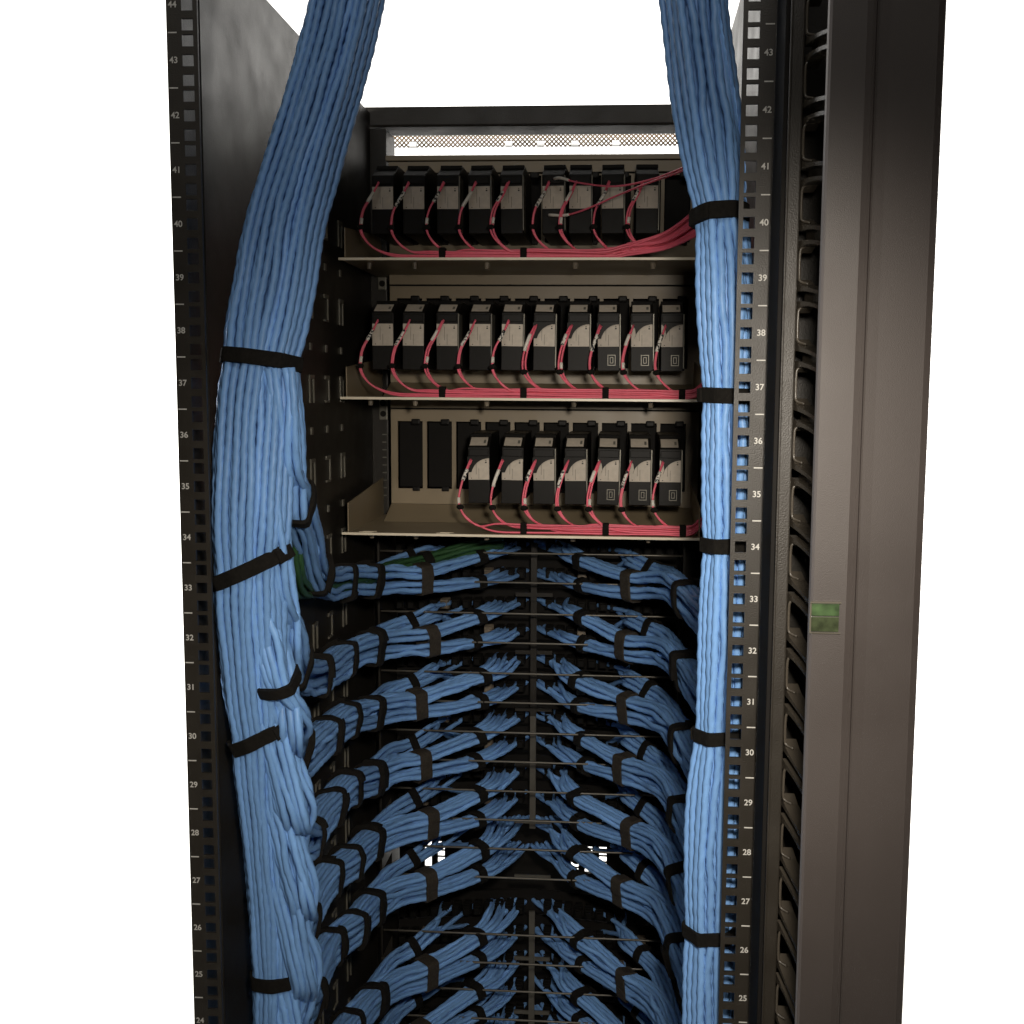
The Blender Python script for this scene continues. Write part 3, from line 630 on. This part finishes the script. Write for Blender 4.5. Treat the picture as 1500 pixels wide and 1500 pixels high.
# ------------------------------------------------------------------ blue bundles fanning from the patch panels
def strand(high):        # two wide, three high: u is the sideways (N) and v the upright (B) offset
    d = 2 * CABR * 1.05
    return np.array([((i - 0.5) * d, (j - (high - 1) / 2) * d + (0.25 * d if i else -0.0)) for i in range(2) for j in range(high)])
def fan_bundle(sgn, k):
    z = rowz(k); side = 'left' if sgn < 0 else 'right'
    root = empty('cable_bundle', (sgn * 0.145, 0.56, z))
    tag(root, 'blue cable bundle fanning to the %s, %s row below the trays' % (side, RW[k]), 'cable bundle', 'blue cable bundles at the patch panels')
    rz = lambda a: random.uniform(-a, a)
    # spine beyond the outer strap: back along the side of the rack towards the aisle, then up
    if sgn < 0:
        if k == 0:   tail = [at(505, 851, 0.38), at(483, 856, 0.31), at(465, 843, 0.24), at(454, 800, 0.17), at(446, 765, 0.12), at(438, 735, 0.09), at(430, 680, 0.065), at(424, 610, 0.055), at(418, 540, 0.055)]; ties = (0, 2, 5)
        elif k == 1: tail = [at(507, 966, 0.38), at(484, 982, 0.31), at(466, 990, 0.25), at(446, 993, 0.18), at(434, 975, 0.125), at(426, 935, 0.09), at(416, 870, 0.065), at(405, 790, 0.055), at(398, 700, 0.055)]; ties = (0, 2, 4)
        else:
            tail = [at(513, 1060, 0.38), at(485, 1076, 0.31), at(464, 1096, 0.24), at(446, 1112, 0.17), at(435, 1104, 0.12), at(424, 1070, 0.09), at(410, 1030, 0.07), at(401, 960, 0.062), at(392, 880, 0.072), at(386, 800, 0.082)]; ties = (0, 1, 4, 6) if k == 2 else (0, 1, 3)
            tail = tail[:5]
            tail = [p - np.array((rz(0.003), rz(0.006), PITCHZ * (k - 2) + rz(0.004) + (0.045 if k > 5 else 0))) for p in tail]
            z4 = tail[4][2]; tail += [trunk(z4 + 0.045, 0.036, -0.002), trunk(z4 + 0.090, 0.028, -0.004), trunk(z4 + 0.14, 0.017, 0.002), trunk(z4 + 0.19, 0.008, 0.008), trunk(z4 + 0.24, 0.002, 0.014)]
    else:
        tail = [(0.210, 0.37, z + 0.017), (0.221, 0.29, z + 0.016), (0.228, 0.20, z + 0.024), (0.228, 0.13, z + 0.06), (0.226, 0.095, z + 0.12)]
    s1x, s1z, s2z, bx = 0.078 + rz(0.006), rz(0.003), rz(0.004), rz(0.007)
    main = [(sgn * (0.145 + bx), 0.560 - bx * 0.8, z + rz(0.0025)), (sgn * 0.174, 0.520, z + 0.007), (sgn * 0.194, 0.465, z + 0.0145 + rz(0.001))]
    d = 2 * CABR * 1.05; made = []
    for part in ('upper', 'lower', 'rear'):
        if part == 'upper': st = [(sgn * 0.012, 0.735, z + 0.036), (sgn * 0.034, 0.692, z + 0.033), (sgn * s1x, 0.637, z + 0.0215 + s1z)]; dv, du = 0.0110, 0.0; sp = (1.9, 1.7, 1.05, 1.0)
        elif part == 'lower': st = [(sgn * 0.012, 0.735, z - 0.008), (sgn * 0.034, 0.692, z - 0.011), (sgn * s1x, 0.637, z - 0.0165 + s1z)]; dv, du = -0.0110, 0.0; sp = (1.9, 1.6, 1.05, 1.0)
        else: st = [(sgn * 0.085, 0.720, z + 0.038), (sgn * 0.125, 0.675, z + 0.029), (sgn * 0.172, 0.607, z + 0.016 + s2z)]; dv, du = 0.004, 1.0; sp = (1.9, 1.4, 1.0, 1.0)
        pts = [(*p, s_, s_) for p, s_ in zip(st, sp)]; sq = 0.80 if part == 'upper' else 0.92; nh = 4 if part == 'upper' else 3
        if part != 'rear':
            pts += [(main[0][0], main[0][1], main[0][2] + dv, 1.15, sq), (main[1][0], main[1][1], main[1][2] + dv, 1.15, sq), (main[2][0], main[2][1], main[2][2] + dv, 1.1, sq)]
        else:
            pts += [(sgn * 0.194, 0.558, z + 0.016, 1.0, 1.0), (sgn * 0.2065, 0.470, z + 0.0175, 1.0, 1.0)]
        # inside the gathered run the three strands sit beside one another across the tail's own frame
        tl = np.array(tail); tT = np.gradient(tl, axis=0); tT /= np.linalg.norm(tT, axis=1)[:, None]
        out_dir = np.array((sgn * 1.0, 0, 0.0)); 
        for i, p in enumerate(tl):
            up = np.cross(tT[i], out_dir); up /= np.linalg.norm(up); up = up if up[2] + 0.6 * (-up[1]) > 0 else -up
            o = out_dir * (0.0142 if part == 'rear' else 0.0) + up * {'upper': 0.0110, 'lower': -0.0110, 'rear': 0.003}[part]
            pts.append((*(p + o), 1.05, sq))
        if part == 'rear': sts = [(sgn * (0.082 + 0.013 * j), 0.75, z + 0.028 - 0.043 * (j % 2) + rz(0.004)) for j in range(2 * nh)]
        else: sts = [(sgn * ((0.011 if sgn < 0 else -0.006) + 0.0075 * j), 0.752, z + (0.028 if part == 'upper' else -0.015) + rz(0.004)) for j in range(2 * nh)]
        b = Bundle(pts, offs=strand(nh), starts=sts, ref=(sgn * 0.45, -0.9, 0), seed=k * 10 + len(made) + (5 if sgn > 0 else 0), jitter=0.24, stray=0.2)
        b.make(root, M['blue'], lobe=0.08, pitch=0.036); made.append(b)
    up_, lo_, re_ = made
    def near(b, p): return b.near(p)
    strap(root, [up_], [near(up_, (sgn * s1x, 0.637, z + 0.0215))], M['strap'], 0.014, 0.0035)
    strap(root, [lo_], [near(lo_, (sgn * (s1x + rz(0.006)), 0.637, z - 0.0165))], M['strap'], 0.013, 0.0035)
    strap(root, [re_], [near(re_, (sgn * (0.172 + rz(0.008)), 0.607, z + 0.016))], M['strap'], 0.014, 0.0022)
    p = main[0]; strap(root, [up_, lo_], [near(up_, (p[0], p[1], p[2] + 0.01)), near(lo_, (p[0], p[1], p[2] - 0.01))], M['strap_brown'], 0.021, 0.0015)
    p = main[2]; sgn < 0 and strap(root, made, [near(b, p) for b in made], M['strap'], 0.016, 0.004)
    if sgn < 0:
        for ti in ties:
            p = tail[ti]; strap(root, made, [near(b, p) for b in made], M['strap'], 0.011, 0.0036)
    else:
        p = tail[0]; strap(root, made, [near(b, p) for b in made], M['strap'], 0.018, 0.004)
    under(root); return root
for k in ROWS:
    fan_bundle(-1, k); fan_bundle(1, k)

# green bundle just under the bottom tray on the left
gb = empty('green_cable_bundle', tuple(at(625, 815, 0.60)))
tag(gb, 'green cable bundle just below the bottom tray on the left', 'cable bundle')
z0 = rowz(0)
b = Bundle([tuple(at(735, 795, 0.66)), tuple(at(690, 803, 0.63)), tuple(at(640, 818, 0.60)), tuple(at(590, 830, 0.56)), tuple(at(548, 842, 0.50)), tuple(at(505, 856, 0.40)), tuple(at(470, 862, 0.30)), tuple(at(444, 862, 0.22)), tuple(at(432, 835, 0.16)), tuple(at(424, 780, 0.13))], offs=hexpack(9) * (2 * CABR * 1.05), ref=(0, -1, 0), seed=99)
b.make(gb, M['green'], lobe=0.09); strap(gb, [b], [b.near(at(625, 822, 0.59))], M['strap'], 0.015, 0.0015); under(gb)

# ------------------------------------------------------------------ the two big vertical bundles
def vertical(name, label, pts, n, straps, stretch, seed, pitch=0.030, jitter=0.13):
    cps = [(*at(px, py, y), s_) for px, py, y, s_ in pts]
    root = empty(name, cps[len(cps) // 2][:3]); tag(root, label, 'cable bundle', 'large upright blue cable bundles')
    b = Bundle(cps, n=n, ref=(1, 0, 0), seed=seed, stretch=stretch, step=0.0042, jitter=jitter, gap=1.0, stray=0.15, pinch=[at(px, py, y) for px, py, y, tl_, wd_ in straps])
    b.make(root, M['blue'], lobe=0.115, pitch=pitch)
    for px, py, y, tilt, wdt in straps: strap(root, [b], [b.near(at(px, py, y))], M['strap'], wdt, 0.0022, tilt=tilt)
    under(root); return b
LB = vertical('upright_cable_bundle', 'thick upright bundle of many blue cables on the left', TRUNK,
    72, [(383, 525, 0.06, 0.0, 0.014), (369, 830, 0.05, 0.52, 0.014), (380, 1078, 0.066, 0.45, 0.014), (403, 1430, 0.095, 0.08, 0.014)], 1.18, 3)
RB = vertical('upright_cable_bundle', 'upright bundle of blue cables behind the right rail', [
    (1010, -60, 0.075, 1.25), (1025, 80, 0.07, 1.25), (1040, 200, 0.06, 1.22), (1056, 315, 0.055, 1.0), (1062, 430, 0.05, 1.02), (1066, 560, 0.05, 0.98), (1066, 690, 0.05, 0.96), (1066, 797, 0.05, 0.94), (1062, 930, 0.05, 1.0), (1056, 1070, 0.05, 1.0), (1048, 1180, 0.05, 1.12), (1044, 1300, 0.05, 1.12), (1042, 1420, 0.05, 1.1), (1042, 1560, 0.05, 1.1), (1040, 1820, 0.05, 1.05), (1036, 2150, 0.05, 1.05)],
    37, [(1056, 315, 0.055, -0.1, 0.015), (1066, 577, 0.05, 0.0, 0.0135), (1066, 797, 0.05, 0.0, 0.0135), (1056, 1073, 0.05, 0.08, 0.0125), (1043, 1360, 0.05, 0.05, 0.0125)], 1.12, 11)
